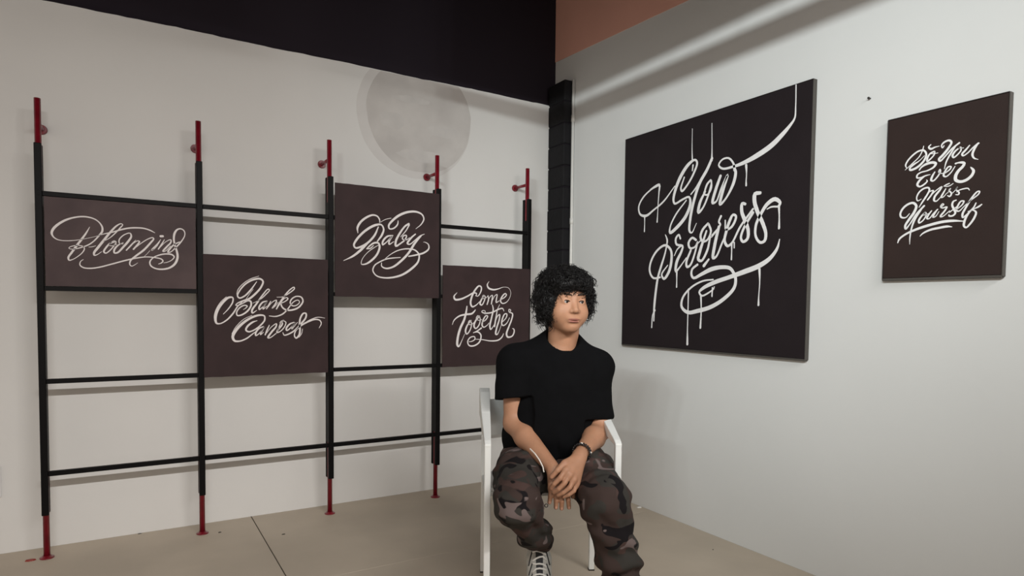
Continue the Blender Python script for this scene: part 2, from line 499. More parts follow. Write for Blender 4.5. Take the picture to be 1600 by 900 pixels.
T_BLANK = """
C 180,493,8 240,430,14 290,350,18 290,300,18 240,300,28 170,360,32 110,450,34 88,540,30 100,600,24 140,605,16 210,570,18 290,490,20 350,400,16 400,352,10
C 215,290,6 150,350,8 95,440,9 73,520,9 78,575,8
C 570,115,10 500,210,20 430,280,20 370,305,20 345,280,18 370,220 440,140,20 530,90,24 610,80,24 645,110,22 620,180,24 550,260,26 480,315,26 400,342,20 340,370,14 325,390,12 360,390 420,360,14 470,335,20 500,345,22 505,390 470,450 400,500,20 345,510,18 335,475,16 370,420 430,390 460,400 440,425,10 415,440,6
C 595,48,7 500,80,9 420,130 352,205 336,260,7
C 530,200,5 485,260,6 445,318,6
C 525,365,6 600,330,10 680,260,14 720,212,14 705,200 640,270,18 570,370,22 515,450,24 520,480,20 570,450,8
C 690,340,14 640,355,20 600,410,22 600,440,18 640,410,12 692,345,14 652,405,20 645,435,16 690,400,7
D 97,345,12 75,385,18 48,432,14
D 60,420,6 120,350,10 165,330,14 155,370,18 115,425,16 150,400,8 185,355,7
D 170,295,6 240,290,10 310,250,14 375,195,14 370,178 320,210,16 260,280,20 200,370,24 165,432,16
D 215,368,10 270,342,14 300,312,16 280,300,12 235,330,12 217,365,18 232,412,20 280,445 350,445,22 430,410 475,340,20 455,295,18 400,285,16 345,315,18 325,360,16 350,395 400,390,14 435,355,12 420,330 380,340 340,375,14 300,430,16 240,490,18 160,520,16 80,515,9
"""
T_CANVAS = """
C 575,570,8 520,590,22 460,640,24 445,680,22 475,700,20 540,680,18 620,620,20 665,560 660,515 610,505,24 520,530,28 420,590,32 330,680,36 290,760,34 310,805,28 370,810,20 450,780,18 530,720,14 560,700,10
C 515,508,6 420,553,8 325,645 280,725
C 650,640,14 600,660,20 560,710,22 560,745,18 600,720,12 660,640,14 625,700,20 615,735,16 650,705,8
D 80,625,12 55,680,20 33,737,16
D 50,715,6 110,640,10 165,605,14 160,640,20 110,700,24 65,770,22 90,770,14 160,720,12
D 175,690,10 225,585,14 250,567,16 225,575,14 205,598,12 235,595,14 230,620,20 180,680,22 170,710,18 210,695,14 260,640,14 275,590 250,572,10
D 368,590,14 320,610,20 280,660,22 285,685,18 330,655,14 380,590 350,640,20 345,668,14 410,590,7
D 240,710,9 255,740,16 300,730,18 370,690,20 450,610,22 510,530 510,485,20 480,485 445,540,22 435,610,24 440,680 430,740 395,775,20 375,745,16 390,690 450,630,20 540,580,22 620,555,20 670,565,16 690,600,14 665,655,7
D 460,620,8 560,560,10 650,530 730,540,6
D 470,665,6 460,720,8 430,765,6
"""
T_BABY = """
E 210,315,10 205,260,26 240,195,28 310,140,26 380,115,22 430,130,18 455,170,16 455,200,10
E 465,195,6 520,165,8 582,150
F 430,270,6 490,220,14 520,160,18 500,110,20 440,80,24 350,80,28 250,115,30 170,175,28 125,235,24 135,270,18 180,265 225,220 230,180,9
E 430,410,16 480,340,26 500,275,22 475,225,20 420,225,28 340,260,30 260,320,28 190,400 165,455,24 185,485,22 250,470,26 330,420 400,340 440,250,14
E 370,380,18 300,450,28 230,520,30 150,580,24 50,628,7
E 310,495,14 340,465,18 390,430,22 440,430 455,470,26 430,550 370,620 300,665,20 250,668,12 255,620,8 310,545 380,490,10 440,455,8
E 312,495,12 350,490,14 385,458,10
F 170,345,14 110,355,22 60,410,24 55,450,20 100,420,14 165,350,16 130,410,22 130,445,18 180,415,8
F 350,215,26 310,240,22 250,320,26 205,410,28 205,465,26 250,440,20 310,390,18 325,345,16 290,350 280,385 320,395,12 360,370,8
F 355,228,18 320,290,14 260,360,9
F 425,330,16 380,370,22 335,435,24 360,445,16 420,400,14 480,350 525,330,8
F 490,350,14 420,430,28 350,540 260,635 170,700,24 90,715,20 45,690,16 45,655,10
F 75,615,6 150,555,10 240,510,14 340,495,16 420,510,18 465,560,20 455,640,24 380,720,28 270,790,26 150,820,22 60,820,18 0,805,16 -32,780 -54,735 -32,680 28,640 100,610 180,598,14 255,593,10
F 350,580,16 430,565,20 520,540,22 575,495,20 570,445,14 530,420,8 515,420,4
"""
T_COME = """
G 105,205,6 70,250,22 85,285,26 150,280,24 230,245,20 300,207,18 335,215,16 325,242,10
G 325,240,10 350,245,12 385,190,18 390,140,20 365,125 320,170,24 280,250,26 265,330 285,370,22 330,350,14 370,310,9
G 420,237,14 390,290,22 375,335,24 395,350,18 425,300,16 435,250,14 415,235 402,265,12 430,275,8 470,240
G 468,238,10 475,280,18 458,342,16
G 465,310,8 495,250,10 520,235,12 517,280,18 508,337,16
G 515,305,8 550,240,10 575,225,12 567,280,18 565,320,16 600,300,9
G 620,285,12 660,262,14 685,230,16 670,215 635,250,20 615,300 635,330,16 680,320,12 720,270,7 735,200,5 710,150,6 650,140 590,160,14 530,170,22 475,150,24 460,110,16 480,75,6
"""
T_TOGETHER = """
G 222,365,14 215,420,24 190,520,30 145,620,32 115,730 110,820,30 125,835,22 165,760,8 195,690,5
G 50,580,6 70,530,14 130,480,20 210,460,24 280,450 315,415,16 322,405,8
G 270,530,14 225,590,22 205,660,24 220,690,18 260,640,16 275,560,14 255,530 235,570,10 270,580 310,550,8
G 370,480,16 320,540,22 305,600,24 325,625,18 365,580,16 375,500,14 350,475 330,510,10 365,530,8 395,520
G 390,620,20 350,648,16 297,675,10
G 300,672,10 350,665,18 385,700,20 370,780 310,825 250,825,18 230,780,16 260,730 310,720,14 315,750 280,775,12 245,780,8
G 320,750,6 400,755,10 500,770,16 590,760,18 635,720,16 650,685,8
G 400,550,10 440,525,14 465,480,16 445,475 410,530,20 400,590,22 420,610,16 460,585,10 480,560,8
G 520,350,12 530,400,18 510,500,22 490,600,24 500,635,18 530,600,10 550,560,6
G 432,455,10 435,420,10 405,415 395,430,12 430,445,18 520,435 590,400 640,390,16 655,420,8
G 605,345,6 580,400,10 565,480,18 545,600,22
G 550,560,10 580,480,14 605,460,16 600,520,20 570,620,22 560,690,24 575,695,16 600,650,8 625,580,6
G 640,545,10 680,500,14 690,455,16 665,455 635,520,20 630,575 650,590,16 690,560,12 720,500,8
G 720,440,8 735,410,12 715,400 715,430 755,450,18 745,520,20 710,610,22 685,690,26 700,725,24 750,715,18 775,665 770,630,14 755,625,8
"""
T_SLOW = """
H 125,550,10 160,527,16 190,515,20 188,570,12 182,650,8 178,730,7 174,790,12
H 190,515,16 130,550,12 70,610,14 38,680 50,735,16 90,745,20 150,700,14 220,640 305,525,8
H 82,750,12 82,800,7 80,860,11
H 375,460,12 350,545,16 358,562,18 395,520,16 445,430,18 470,350 455,330,16 410,360,26 350,450,30 310,550,26 295,630,20 305,655,16 360,625 410,605 420,650,24 390,740,28 330,820 270,870,22 270,830,14 310,740 390,630,10
H 435,335,12 433,260,7 435,100,4
H 440,370,14 435,410,10
H 580,320,22 545,400,26 490,500 450,620,24 420,760 415,860,18 430,870,12 465,800,5
H 578,335,18 580,280,10 580,60,5
H 425,585,10 460,540,13 490,490,14
H 570,480,14 545,510,18 527,560,14 520,582,12 545,590,14 575,540 575,485
H 530,565,16 490,650,24 480,720 510,690,16 550,600 575,510,12
H 643,450,22 605,560,26 585,650,22 610,640,14 650,540,16 695,445,22 660,560,26 640,660,22 680,620,16 740,500,26 755,420,24 748,400,22
I 180,690,24 170,640,16 135,602,14 90,612 62,655 90,680,16 170,665,20 250,635,30 350,580,40 450,510,42 530,430,36 590,360,24 625,305,14 632,220,9 635,60,8
I 265,655,20 268,720,8 265,770,9 265,805,14
"""
T_PROGRESS = """
J 170,115,6 182,150,14 178,190,12 165,250,14 140,330,18 120,400 105,500,20 95,600,18 92,690,11
J 100,620,12 85,650,8 78,735,10
J 135,400,12 90,405,14 65,360,16 75,290 120,215 170,185 205,215,18 210,290,22 190,370 160,410,18 145,382,14 185,320,8
J 230,255,6 250,212,10 280,185,12
J 270,140,14 260,115 240,140,16 245,180 285,190 280,220,18 245,300,24 240,360,18 260,340,12 310,270,8
J 246,360,14 246,420,8 245,465,11
J 375,150,16 350,135 325,170,18 335,205,16 370,195,12 385,160 375,210,14 335,320,16 315,330,18 310,300 340,220,16
J 370,190,8 410,150,8
J 455,40,16 420,80,18 405,130 420,160,16 450,150,14 475,90,16 460,45
J 445,90,14 400,230,24 390,280,22 410,290,18 450,220 470,130,14
J 480,130,8 530,70,10
J 385,315,16 350,345 345,385,18 360,405 410,380,24 480,345,30 550,332,26 600,338,24 622,362,22 640,410 630,470,24 560,545,26 470,600,28 385,625 320,635,24 280,600,20 285,540,16 340,470,14 420,425,12 490,415,10
J 428,322,22 460,280,14
K 102,780,8 105,740 118,712
K 115,725,8 80,752,12 30,775,14 12,750,16 40,720,24 120,680,30 220,645 330,605,36 430,565 510,510,30 560,440,20 577,378,7
K 435,588,18 437,680,8 430,780 428,840,15
J 408,525,14 410,620,8 404,738,14
J 325,480,10 322,600,8 318,750,8 317,848,16
J 485,470,9 482,525,10
K 165,215,16 150,255 160,275,14 100,350,8
K 150,290,22 120,420,26 110,510,22 130,500,16 170,410,14 195,350,10
K 195,245,10 200,310,14 240,290,18 270,215 250,205 225,250,22 200,330 190,390,20 210,425 240,405,16 300,290 390,165
K 240,410,14 240,460,8 238,520,11
K 258,400,10 258,438,8
K 335,130,20 315,125,22 310,180,26 330,240,28 355,310,26 350,375,22 320,395,20 305,370,18 325,300 390,190,20
K 440,52,24 405,58,30 400,110 420,180 460,270,28 480,340,24 470,390,22 440,400,20 410,360,18 410,280,20 440,210,22 490,130,28 545,95,30 580,120,22 573,145,16
K 572,148,14 520,150,12 490,165,8
K 572,140,16 575,220,9 573,300,16
"""
T_DO_YOU = """
L 390,165,10 375,220,14 330,310 230,410 130,500,8
L 150,472,10 135,440,20 160,380,22 230,300,24 320,235 390,225 425,270,26 410,340,28 350,420,30 270,480,32 200,500,30 195,475,26 240,430,28 330,370,12 400,300,8
L 535,240,22 480,270 440,340,26 440,380,24 490,340,20 540,280,18 545,240,16
L 485,272,10 540,270,12 590,260,9
L 490,145,14 460,180,22 490,205,30 550,180,20 610,165,8
L 675,160,14 655,190,16 640,160,18 680,110,26 750,85,28 780,110 740,190,32 660,290,34 605,350,32 620,375,26 690,310,20 790,200,24 890,120
L 840,160,20 770,270,22 710,380,20 680,485,9
L 890,190,20 830,240,24 795,300,28 810,325,24 860,290,20 915,220,18 910,180 880,195,12 950,190,9
L 1035,155,16 980,220,26 930,280,28 945,300,22 1010,260,18 1090,180,20 1160,125,26
L 1150,130,24 1100,210,30 1075,290,28 1100,335,20 1155,352,8
"""
T_EVER = """
L 330,500,18 350,470,20 420,420,34 520,395,36 560,410,34 530,460,28 440,510,20 350,535 300,570,22 295,610 340,610,18 420,580,20 480,565,9
L 400,590,18 330,650,30 300,710 330,735,24 400,700 440,655,16 430,640,9
L 545,530,16 510,590,28 495,645 520,655,22 580,600,20 625,520 620,490,16 600,530,14 640,550,12 680,540,9
L 690,545,14 760,490,20 775,455 740,455,22 690,520,24 670,580,26 700,595,20 770,540,16 830,450,12
L 840,410,26 870,400,20 930,395,34 960,405 940,450,38 880,510,40 840,580,44 840,640,42 900,665,40 990,640 1070,570,38 1090,510,34 1060,470,20 1050,460,9
"""
T_MISS = """
M 400,235,10 350,260,16 335,220,18 370,140,22 440,85,24 500,75 515,100 480,180 420,270,22 370,350,11
M 450,210,10 520,130,14 570,115,20 545,170,22 490,245,20
M 500,230,10 590,130,14 690,60,18 660,110,26 590,200,28 580,255,24 610,265,18 670,210,11
M 745,90,14 710,150,24 680,210,22 710,205,14 760,150,9
M 725,52,18 750,35,20 795,15,16
M 745,60,12 800,48,14 850,15,9
M 770,150,9 815,85,14 790,110,16 825,155,22 800,198 772,185,12
M 840,150,9 880,110,11 915,65,16 890,100,18 930,140,20 925,170 888,172,14
M 900,135,10 930,112,14 990,92,18 1060,85,16 1078,110,9
"""
T_YOURSELF = """
M 235,440,10 180,495,18 120,490,26 105,450 140,370,28 220,305,30 290,290,32 330,330,34 300,420,36 230,520,34 175,610,30 180,655,26 230,600,18 330,450,24 440,330,26
M 400,380,22 310,520,26 265,640,22 240,780,16 238,870,6
M 455,420,18 400,480,24 365,540,26 370,570,22 420,540,18 470,460 460,420,16 430,460,10 500,440
M 545,400,16 500,460,24 480,510,22 510,510,16 570,440 630,380,18
M 620,390,18 580,450,24 565,490,20 600,480,14 650,410,9
M 680,345,14 715,310,18 700,300,14 670,345 700,360,18 760,345,20 730,400,24 670,480 700,480,16 800,400,11
M 890,250,18 850,270,24 835,320,26 860,380,28 880,430,26 840,470,24 790,470,22 790,455,14
M 800,420,14 850,380,14 900,340,12
M 900,380,12 980,310,18 1000,265,20 960,265,22 910,340,24 895,395 930,405,18 1000,340,12
M 1000,340,12 1100,250,16 1210,160,18 1220,125 1190,130,20 1110,220,24 1030,350,26 980,450,28 985,495,22 1030,460,16 1060,430,12
M 1170,290,16 1140,350,20 1060,440,26 1010,540,30 1000,610,28 1030,635,24 1090,580,26 1150,490,28 1170,420,24 1130,390,18 1060,410,12
M 1060,410,12 1150,370,14 1210,340,26 1250,310,16
M 70,850,12 90,800,24 180,730,28 320,665,34 500,605,38 700,555 850,540,34 990,545,14
M 385,755,11 420,720,20 520,670,30 650,640,32 770,620,30 830,625,12
"""


def board(name, label, x0, x1, z0, z1, yf, thick, material, words, edge=0.0015):
    o = empty(name, ((x0 + x1) / 2, yf + thick, z0))
    tag(o, label, 'sign board', 'lettered boards on the rack')
    w = (x1 - x0) / 2
    # slightly wavy edges, as cut from sheet
    bm = bmesh.new()
    rs = random.Random(name + label)
    n = 16
    out = []
    for (ax, az), (bx, bz) in (((-w, 0), (w, 0)), ((w, 0), (w, z1 - z0)), ((w, z1 - z0), (-w, z1 - z0)), ((-w, z1 - z0), (-w, 0))):
        for i in range(n):
            t = i / n
            j = edge * (rs.random() - 0.5) if i else 0.0
            out.append((ax + (bx - ax) * t + (j if ax == bx else 0), az + (bz - az) * t + (j if az == bz else 0)))
    f = [bm.verts.new((x, -thick, z)) for x, z in out]
    b = [bm.verts.new((x, 0, z)) for x, z in out]
    bm.faces.new(f)
    bm.faces.new(b[::-1])
    for i in range(len(out)):
        bm.faces.new((f[(i + 1) % len(out)], f[i], b[i], b[(i + 1) % len(out)]))
    bmesh.ops.recalc_face_normals(bm, faces=bm.faces)
    obj('panel', bm, material, o)
    for txt, lab in words:
        lettering('lettering', txt, 1, yf, o.location, o, M['ink'], lab)
    return o


board('lettered_board', 'mauve brown board lettered Blooming between rack rails', -0.3005, 0.2935, 1.2185, 1.6085, 3.4600, 0.012, M['board_sheen'],  # its lighter tone carries the gloss of the lamps as colour
      [(T_BLOOMING, 'off-white script reading Blooming')])
board('lettered_board', 'dark brown board lettered Blank Canvas on the rack', 0.3235, 0.9275, 0.786, 1.390, 3.4480, 0.0075, M['board'],
      [(T_BLANK, 'off-white script reading Blank'), (T_CANVAS, 'off-white script reading Canvas')])
board('lettered_board', 'dark brown board lettered Baby, the highest board on the rack', 0.966, 1.5765, 1.195, 1.8035, 3.4480, 0.0055, M['board'],
      [(T_BABY, 'off-white script reading Baby')])
board('lettered_board', 'dark brown board lettered Come Together behind the seated person', 1.6025, 2.210, 0.786, 1.391, 3.4480, 0.0055, M['board'],
      [(T_COME, 'off-white script reading Come'), (T_TOGETHER, 'off-white script reading Together')])


def painting(name, label, front_x, px_corners, material, words, edge_w):
    tl, tr, br, bl = [on_plane(px, py, 0, front_x) for px, py in px_corners]
    ya, yb = (tl[1] + bl[1]) / 2, (tr[1] + br[1]) / 2
    z0, z1 = (bl[2] + br[2]) / 2, (tl[2] + tr[2]) / 2
    o = empty(name, (WR, (ya + yb) / 2, z0))
    tag(o, label, 'painting')
    h = (ya - yb) / 2
    H = z1 - z0
    t = WR - front_x
    boxo('canvas', material, o, (-t, -0.004, -h + 0.002, h - 0.002, 0.002, H - 0.002), 0.001)
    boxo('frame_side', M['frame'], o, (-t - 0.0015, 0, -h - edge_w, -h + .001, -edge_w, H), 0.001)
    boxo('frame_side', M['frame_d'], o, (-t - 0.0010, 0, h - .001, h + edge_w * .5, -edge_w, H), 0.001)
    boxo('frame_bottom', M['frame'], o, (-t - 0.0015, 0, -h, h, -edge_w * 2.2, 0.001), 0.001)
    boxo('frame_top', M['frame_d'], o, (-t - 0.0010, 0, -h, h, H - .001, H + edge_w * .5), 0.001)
    for txt, lab in words:
        lettering('lettering', txt, 0, front_x, o.location, o, M['ink_w'], lab, wscale=1.0)
    return o


painting('lettered_painting', 'large square black canvas with white dripping script reading Slow progress', WR - 0.022,
         ((977, 218), (1270, 124), (1258.5, 561.5), (972, 538)), M['canvas'],
         [(T_SLOW, 'white dripping script reading Slow'), (T_PROGRESS, 'white dripping script reading progress')], 0.0035)
painting('lettered_painting', 'small upright dark brown canvas with white script reading Do You Ever Miss Yourself', WR - 0.019,
         ((1386.5, 186.5), (1576, 146), (1567, 432.5), (1380, 433.5)), M['canvas_b'],
         [(T_DO_YOU, 'white script reading Do You'), (T_EVER, 'white script reading Ever'), (T_MISS, 'white script reading Miss'),
          (T_YOURSELF, 'white underlined script reading Yourself')], 0.004)

# ------------------------------------------------------------------ white armchair
CO = np.array([1.420, 2.084, 0.0])
CTH = math.radians(-27.05)
CU = np.array([math.cos(CTH), math.sin(CTH), 0.0])
CV = np.array([-math.sin(CTH), math.cos(CTH), 0.0])


def loc(px, py, ly):
    """seat coordinates (x to the sitter's left, -y forward) of a pixel at a given forward distance ly"""
    d = ray(px, py)
    p = CAM + (ly - (CAM - CO) @ CV) / (d @ CV) * d - CO
    return np.array([p @ CU, p @ CV, p[2]])


chair = empty('armchair', CO, CTH)
tag(chair, 'white metal armchair with sloping arms under the seated person', 'chair')
LX, LY, LT = 0.2375, 0.225, 0.0115
for s in (-1, 1):
    boxo('leg', M['white_metal'], chair, (s * LX - LT, s * LX + LT, -LY - LT, -LY + LT, 0.004, 0.652), 0.002)
    bm = bmesh.new()   # rear leg carries the backrest
    box(bm, s * LX - LT, s * LX + LT, LY - LT, LY + LT, 0.004, 0.70, 0.002)
    obj('leg', bm, M['white_metal'], chair)
    for y in (-LY, LY):
        boxo('foot_cap', M['chip_dark'], chair, (s * LX - LT - .001, s * LX + LT + .001, y - LT - .001, y + LT + .001, 0.0, 0.006))
    # sloping arm: deep at the back, thin over the front leg
    bm = bmesh.new()
    prof = [(LY + .016, .800, .022, .120), (LY - .05, .790, .021, .100), (0.02, .728, .018, .062), (-LY + .01, .668, .0125, .020), (-LY - .012, .657, .0118, .012)]
    rings = []
    for y, zt, w, h in prof:
        rings.append([bm.verts.new((s * LX + dx, y, z)) for dx, z in ((-w, zt - h), (w, zt - h), (w, zt), (-w, zt))])
    for a, b in zip(rings, rings[1:]):
        for k in range(4):
            bm.faces.new((a[k], a[(k + 1) % 4], b[(k + 1) % 4], b[k]))
    bm.faces.new(rings[0])
    bm.faces.new(rings[-1][::-1])
    bmesh.ops.recalc_face_normals(bm, faces=bm.faces)
    bmesh.ops.bevel(bm, geom=list(bm.edges), offset=0.003, segments=2, profile=0.5, affect='EDGES')
    obj('arm', bm, M['white_metal'], chair)
    boxo('side_rail', M['white_metal'], chair, (s * LX - .008, s * LX + .008, -LY + LT, LY - LT, .405, .428), 0.002)
# curved backrest
bm = bmesh.new()
cols = []
for i in range(13):
    t = -1 + 2 * i / 12
    x = t * (LX - .014)
    y = LY - .004 + .035 * (1 - t * t)
    cols.append([bm.verts.new((x, y + dy + .10 * (z - .75) * .2, z)) for dy, z in ((-.007, .60), (-.007, .752), (.007, .752), (.007, .60))])
for a, b in zip(cols, cols[1:]):
    for k in range(4):
        bm.faces.new((a[k], a[(k + 1) % 4], b[(k + 1) % 4], b[k]))
bm.faces.new(cols[0])
bm.faces.new(cols[-1][::-1])
bmesh.ops.recalc_face_normals(bm, faces=bm.faces)
obj('backrest', bm, M['white_metal'], chair)
boxo('seat', M['white_metal'], chair, (-LX + .013, LX - .013, -.05, LY - .013, .430, .446), 0.005)
boxo('front_rail', M['white_metal'], chair, (-LX + LT, LX - LT, -.05, -.035, .412, .430), 0.002)
boxo('rear_rail', M['white_metal'], chair, (-LX + LT, LX - LT, LY - .008, LY + .008, .405, .428), 0.002)


# ------------------------------------------------------------------ signed-distance modelling
class Sdf:
    def __init__(self, lo, hi, h):
        self.lo, self.h = np.array(lo, float), h
        self.n = np.ceil((np.array(hi) - self.lo) / h).astype(int) + 1
        self.f = np.full(self.n, 0.2, np.float32)

    def block(self, lo, hi):
        a = np.clip(np.floor((np.array(lo) - self.lo) / self.h).astype(int), 0, self.n)
        b = np.clip(np.ceil((np.array(hi) - self.lo) / self.h).astype(int) + 1, 0, self.n)
        sl = tuple(slice(i, j) for i, j in zip(a, b))
        ax = [(self.lo[k] + self.h * np.arange(a[k], b[k])).astype(np.float32) for k in range(3)]
        return sl, ax[0][:, None, None], ax[1][None, :, None], ax[2][None, None, :]

    def combine(self, sl, d, k, sub=False):
        f = self.f[sl]
        if f.size == 0:
            return
        if not sub:
            if k > 0:
                q = np.maximum(k - np.abs(f - d), 0) / k
                self.f[sl] = np.minimum(f, d) - q * q * k * 0.25
            else:
                self.f[sl] = np.minimum(f, d)
        else:
            d = -d
            if k > 0:
                q = np.maximum(k - np.abs(f - d), 0) / k
                self.f[sl] = np.maximum(f, d) + q * q * k * 0.25
            else:
                self.f[sl] = np.maximum(f, d)

    def cone(self, a, b, ra, rb, k=0.02, flat=None, fs=1.0, sub=False):
        a, b = np.array(a, float), np.array(b, float)
        m = max(ra, rb) * max(1.0, fs) + k + 0.012
        sl, X, Y, Z = self.block(np.minimum(a, b) - m, np.maximum(a, b) + m)
        ab = b - a
        L = float(ab @ ab) + 1e-12
        dx, dy, dz = X - a[0], Y - a[1], Z - a[2]
        t = np.clip((dx * ab[0] + dy * ab[1] + dz * ab[2]) / L, 0, 1)
        qx, qy, qz = dx - t * ab[0], dy - t * ab[1], dz - t * ab[2]
        if flat is not None:      # stretch the section along a direction
            n = np.array(flat, float)
            n /= np.linalg.norm(n)
            c = (qx * n[0] + qy * n[1] + qz * n[2]) * (1 - 1 / fs)
            qx, qy, qz = qx - c * n[0], qy - c * n[1], qz - c * n[2]
        d = np.sqrt(qx * qx + qy * qy + qz * qz) - (ra + t * (rb - ra))
        self.combine(sl, d.astype(np.float32), k, sub)

    def ell(self, c, r, k=0.02, rot=None, sub=False):
        c, r = np.array(c, float), np.array(r, float)
        m = r.max() + k + 0.012
        sl, X, Y, Z = self.block(c - m, c + m)
        dx, dy, dz = X - c[0], Y - c[1], Z - c[2]
        if rot is not None:
            R = np.array(rot)
            dx, dy, dz = (dx * R[0, i] + dy * R[1, i] + dz * R[2, i] for i in range(3))
        k0 = np.sqrt((dx / r[0]) ** 2 + (dy / r[1]) ** 2 + (dz / r[2]) ** 2)
        k1 = np.sqrt((dx / r[0] ** 2) ** 2 + (dy / r[1] ** 2) ** 2 + (dz / r[2] ** 2) ** 2) + 1e-6
        d = np.where(k0 < 1e-3, -r.min(), k0 * (k0 - 1) / k1)
        self.combine(sl, d.astype(np.float32), k, sub)

    def cut(self, p, n, lo, hi, k=0.0):
        """remove the half space in front of plane (p, n) inside a box"""
        sl, X, Y, Z = self.block(lo, hi)
        n = np.array(n, float) / np.linalg.norm(n)
        d = (X - p[0]) * n[0] + (Y - p[1]) * n[1] + (Z - p[2]) * n[2]
        self.combine(sl, (-d + 0 * self.f[sl]).astype(np.float32), k, True)

    def mesh(self):
        f = self.f
        s = f < 0
        nx, ny, nz = f.shape
        cnt = np.zeros((nx - 1, ny - 1, nz - 1), np.int8)
        offs = [(i, j, k) for i in (0, 1) for j in (0, 1) for k in (0, 1)]
        for i, j, k in offs:
            cnt += s[i:nx - 1 + i, j:ny - 1 + j, k:nz - 1 + k]
        act = (cnt > 0) & (cnt < 8)
        I = np.argwhere(act)
        idx = np.full(act.shape, -1, np.int64)
        idx[act] = np.arange(len(I))
        val = {o: f[I[:, 0] + o[0], I[:, 1] + o[1], I[:, 2] + o[2]] for o in offs}
        acc = np.zeros((len(I), 3))
        num = np.zeros(len(I))
        for a in offs:
            for ax in range(3):
                if a[ax] == 0:
                    b = list(a)
                    b[ax] = 1
                    va, vb = val[a], val[tuple(b)]
                    cr = (va < 0) != (vb < 0)
                    t = np.where(cr, va / np.where(cr, va - vb, 1), 0)
                    for q in range(3):
                        acc[:, q] += cr * (a[q] + (t if q == ax else 0))
                    num += cr
        V = self.lo + (I + acc / num[:, None]) * self.h
        quads = []
        for ax in range(3):
            b, c = (ax + 1) % 3, (ax + 2) % 3
            lo_ = [slice(None)] * 3
            hi_ = [slice(None)] * 3
            lo_[ax], hi_[ax] = slice(0, -1), slice(1, None)
            ch = s[tuple(lo_)] != s[tuple(hi_)]
            E = np.argwhere(ch)
            E = E[(E[:, b] > 0) & (E[:, c] > 0) & (E[:, b] < f.shape[b] - 1) & (E[:, c] < f.shape[c] - 1)]
            inside = s[E[:, 0], E[:, 1], E[:, 2]]
            q = []
            for db, dc in ((1, 1), (0, 1), (0, 0), (1, 0)):
                e = E.copy()
                e[:, b] -= db
                e[:, c] -= dc
                q.append(idx[e[:, 0], e[:, 1], e[:, 2]])
            q = np.stack(q, 1)
            q[~inside] = q[~inside][:, ::-1]
            quads.append(q)
        return V, np.concatenate(quads)


def vnoise(P, scale, seed):
    r = np.random.default_rng(seed)
    g = r.random((32, 32, 32)) * 2 - 1
    q = P * scale + 100.0
    i = np.floor(q).astype(int)
    t = q - i
    t = t * t * (3 - 2 * t)
    out = 0
    for a in (0, 1):
        for b in (0, 1):
            for c in (0, 1):
                w = (t[:, 0] if a else 1 - t[:, 0]) * (t[:, 1] if b else 1 - t[:, 1]) * (t[:, 2] if c else 1 - t[:, 2])
                out = out + w * g[(i[:, 0] + a) % 32, (i[:, 1] + b) % 32, (i[:, 2] + c) % 32]
    return out


def np_mesh(name, V, Q):
    me = bpy.data.meshes.new(name)
    me.vertices.add(len(V))
    me.vertices.foreach_set('co', np.asarray(V, np.float32).ravel())
    me.loops.add(Q.size)
    me.loops.foreach_set('vertex_index', Q.ravel().astype(np.int32))
    me.polygons.add(len(Q))
    me.polygons.foreach_set('loop_start', np.arange(0, Q.size, Q.shape[1], dtype=np.int32))
    me.polygons.foreach_set('use_smooth', np.ones(len(Q), bool))
    me.update(calc_edges=True)
    me.validate()
    return me


def normals(V, Q):
    n = np.cross(V[Q[:, 2]] - V[Q[:, 0]], V[Q[:, 3]] - V[Q[:, 1]])
    out = np.zeros_like(V)
    for k in range(4):
        np.add.at(out, Q[:, k], n)
    return out / (np.linalg.norm(out, axis=1)[:, None] + 1e-12)


def relax(V, Q, it=2, lam=0.5):
    for _ in range(it):
        acc = np.zeros_like(V)
        c = np.zeros(len(V))
        for k in range(4):
            for j in (1, 3):
                np.add.at(acc, Q[:, k], V[Q[:, (k + j) % 4]])
                np.add.at(c, Q[:, k], 1)
        V = V + lam * (acc / np.maximum(c, 1)[:, None] - V)
    return V


# ------------------------------------------------------------------ seated person
# head frame
HC = np.array([0.066, -0.035, 1.165])
HY = math.radians(13)
HR = np.array(Matrix.Rotation(HY, 3, 'Z') @ Matrix.Rotation(math.radians(3.0), 3, 'X') @ Matrix.Rotation(math.radians(1.5), 3, 'Y'))


def hd(x, y, z):
    return HC + HR @ np.array([x, y, z])


# joints
SH_R, EL_R = np.array([-0.125, 0.035, 0.925]), np.array([-0.128, -0.005, 0.690])      # sitter's right arm
SH_L, EL_L = np.array([0.205, 0.035, 0.905]), np.array([0.212, -0.025, 0.665])        # sitter's left arm
WR_R = loc(865, 733, -0.235)
WR_L = loc(907, 709, -0.225)
HIP_R, KN_R, AN_R = np.array([-0.065, 0.06, 0.530]), np.array([-0.136, -0.345, 0.480]), np.array([-0.028, -0.030, 0.150])
HIP_L, KN_L, AN_L = np.array([0.125, 0.06, 0.530]), np.array([0.168, -0.345, 0.480]), np.array([0.262, -0.300, 0.110])

sk = Sdf((-0.30, -0.42, 0.02), (0.34, 0.20, 1.34), 0.0030)
# trunk and legs, inside the clothes
sk.cone((0.03, 0.06, 0.56), (0.035, 0.04, 0.80), 0.105, 0.105, 0.03)
sk.cone((0.035, 0.04, 0.80), (0.045, 0.03, 0.93), 0.105, 0.07, 0.03)
sk.cone((0.045, 0.03, 0.93), SH_R + (0.02, 0, -.01), 0.06, 0.045, 0.03)
sk.cone((0.045, 0.03, 0.93), SH_L + (-.02, 0, -.01), 0.06, 0.045, 0.03)
for hip, kn, an in ((HIP_R, KN_R, AN_R), (HIP_L, KN_L, AN_L)):
    sk.cone(hip, kn, 0.065, 0.046, 0.03)
    sk.cone(kn, kn + 0.58 * (an - kn), 0.045, 0.032, 0.03)
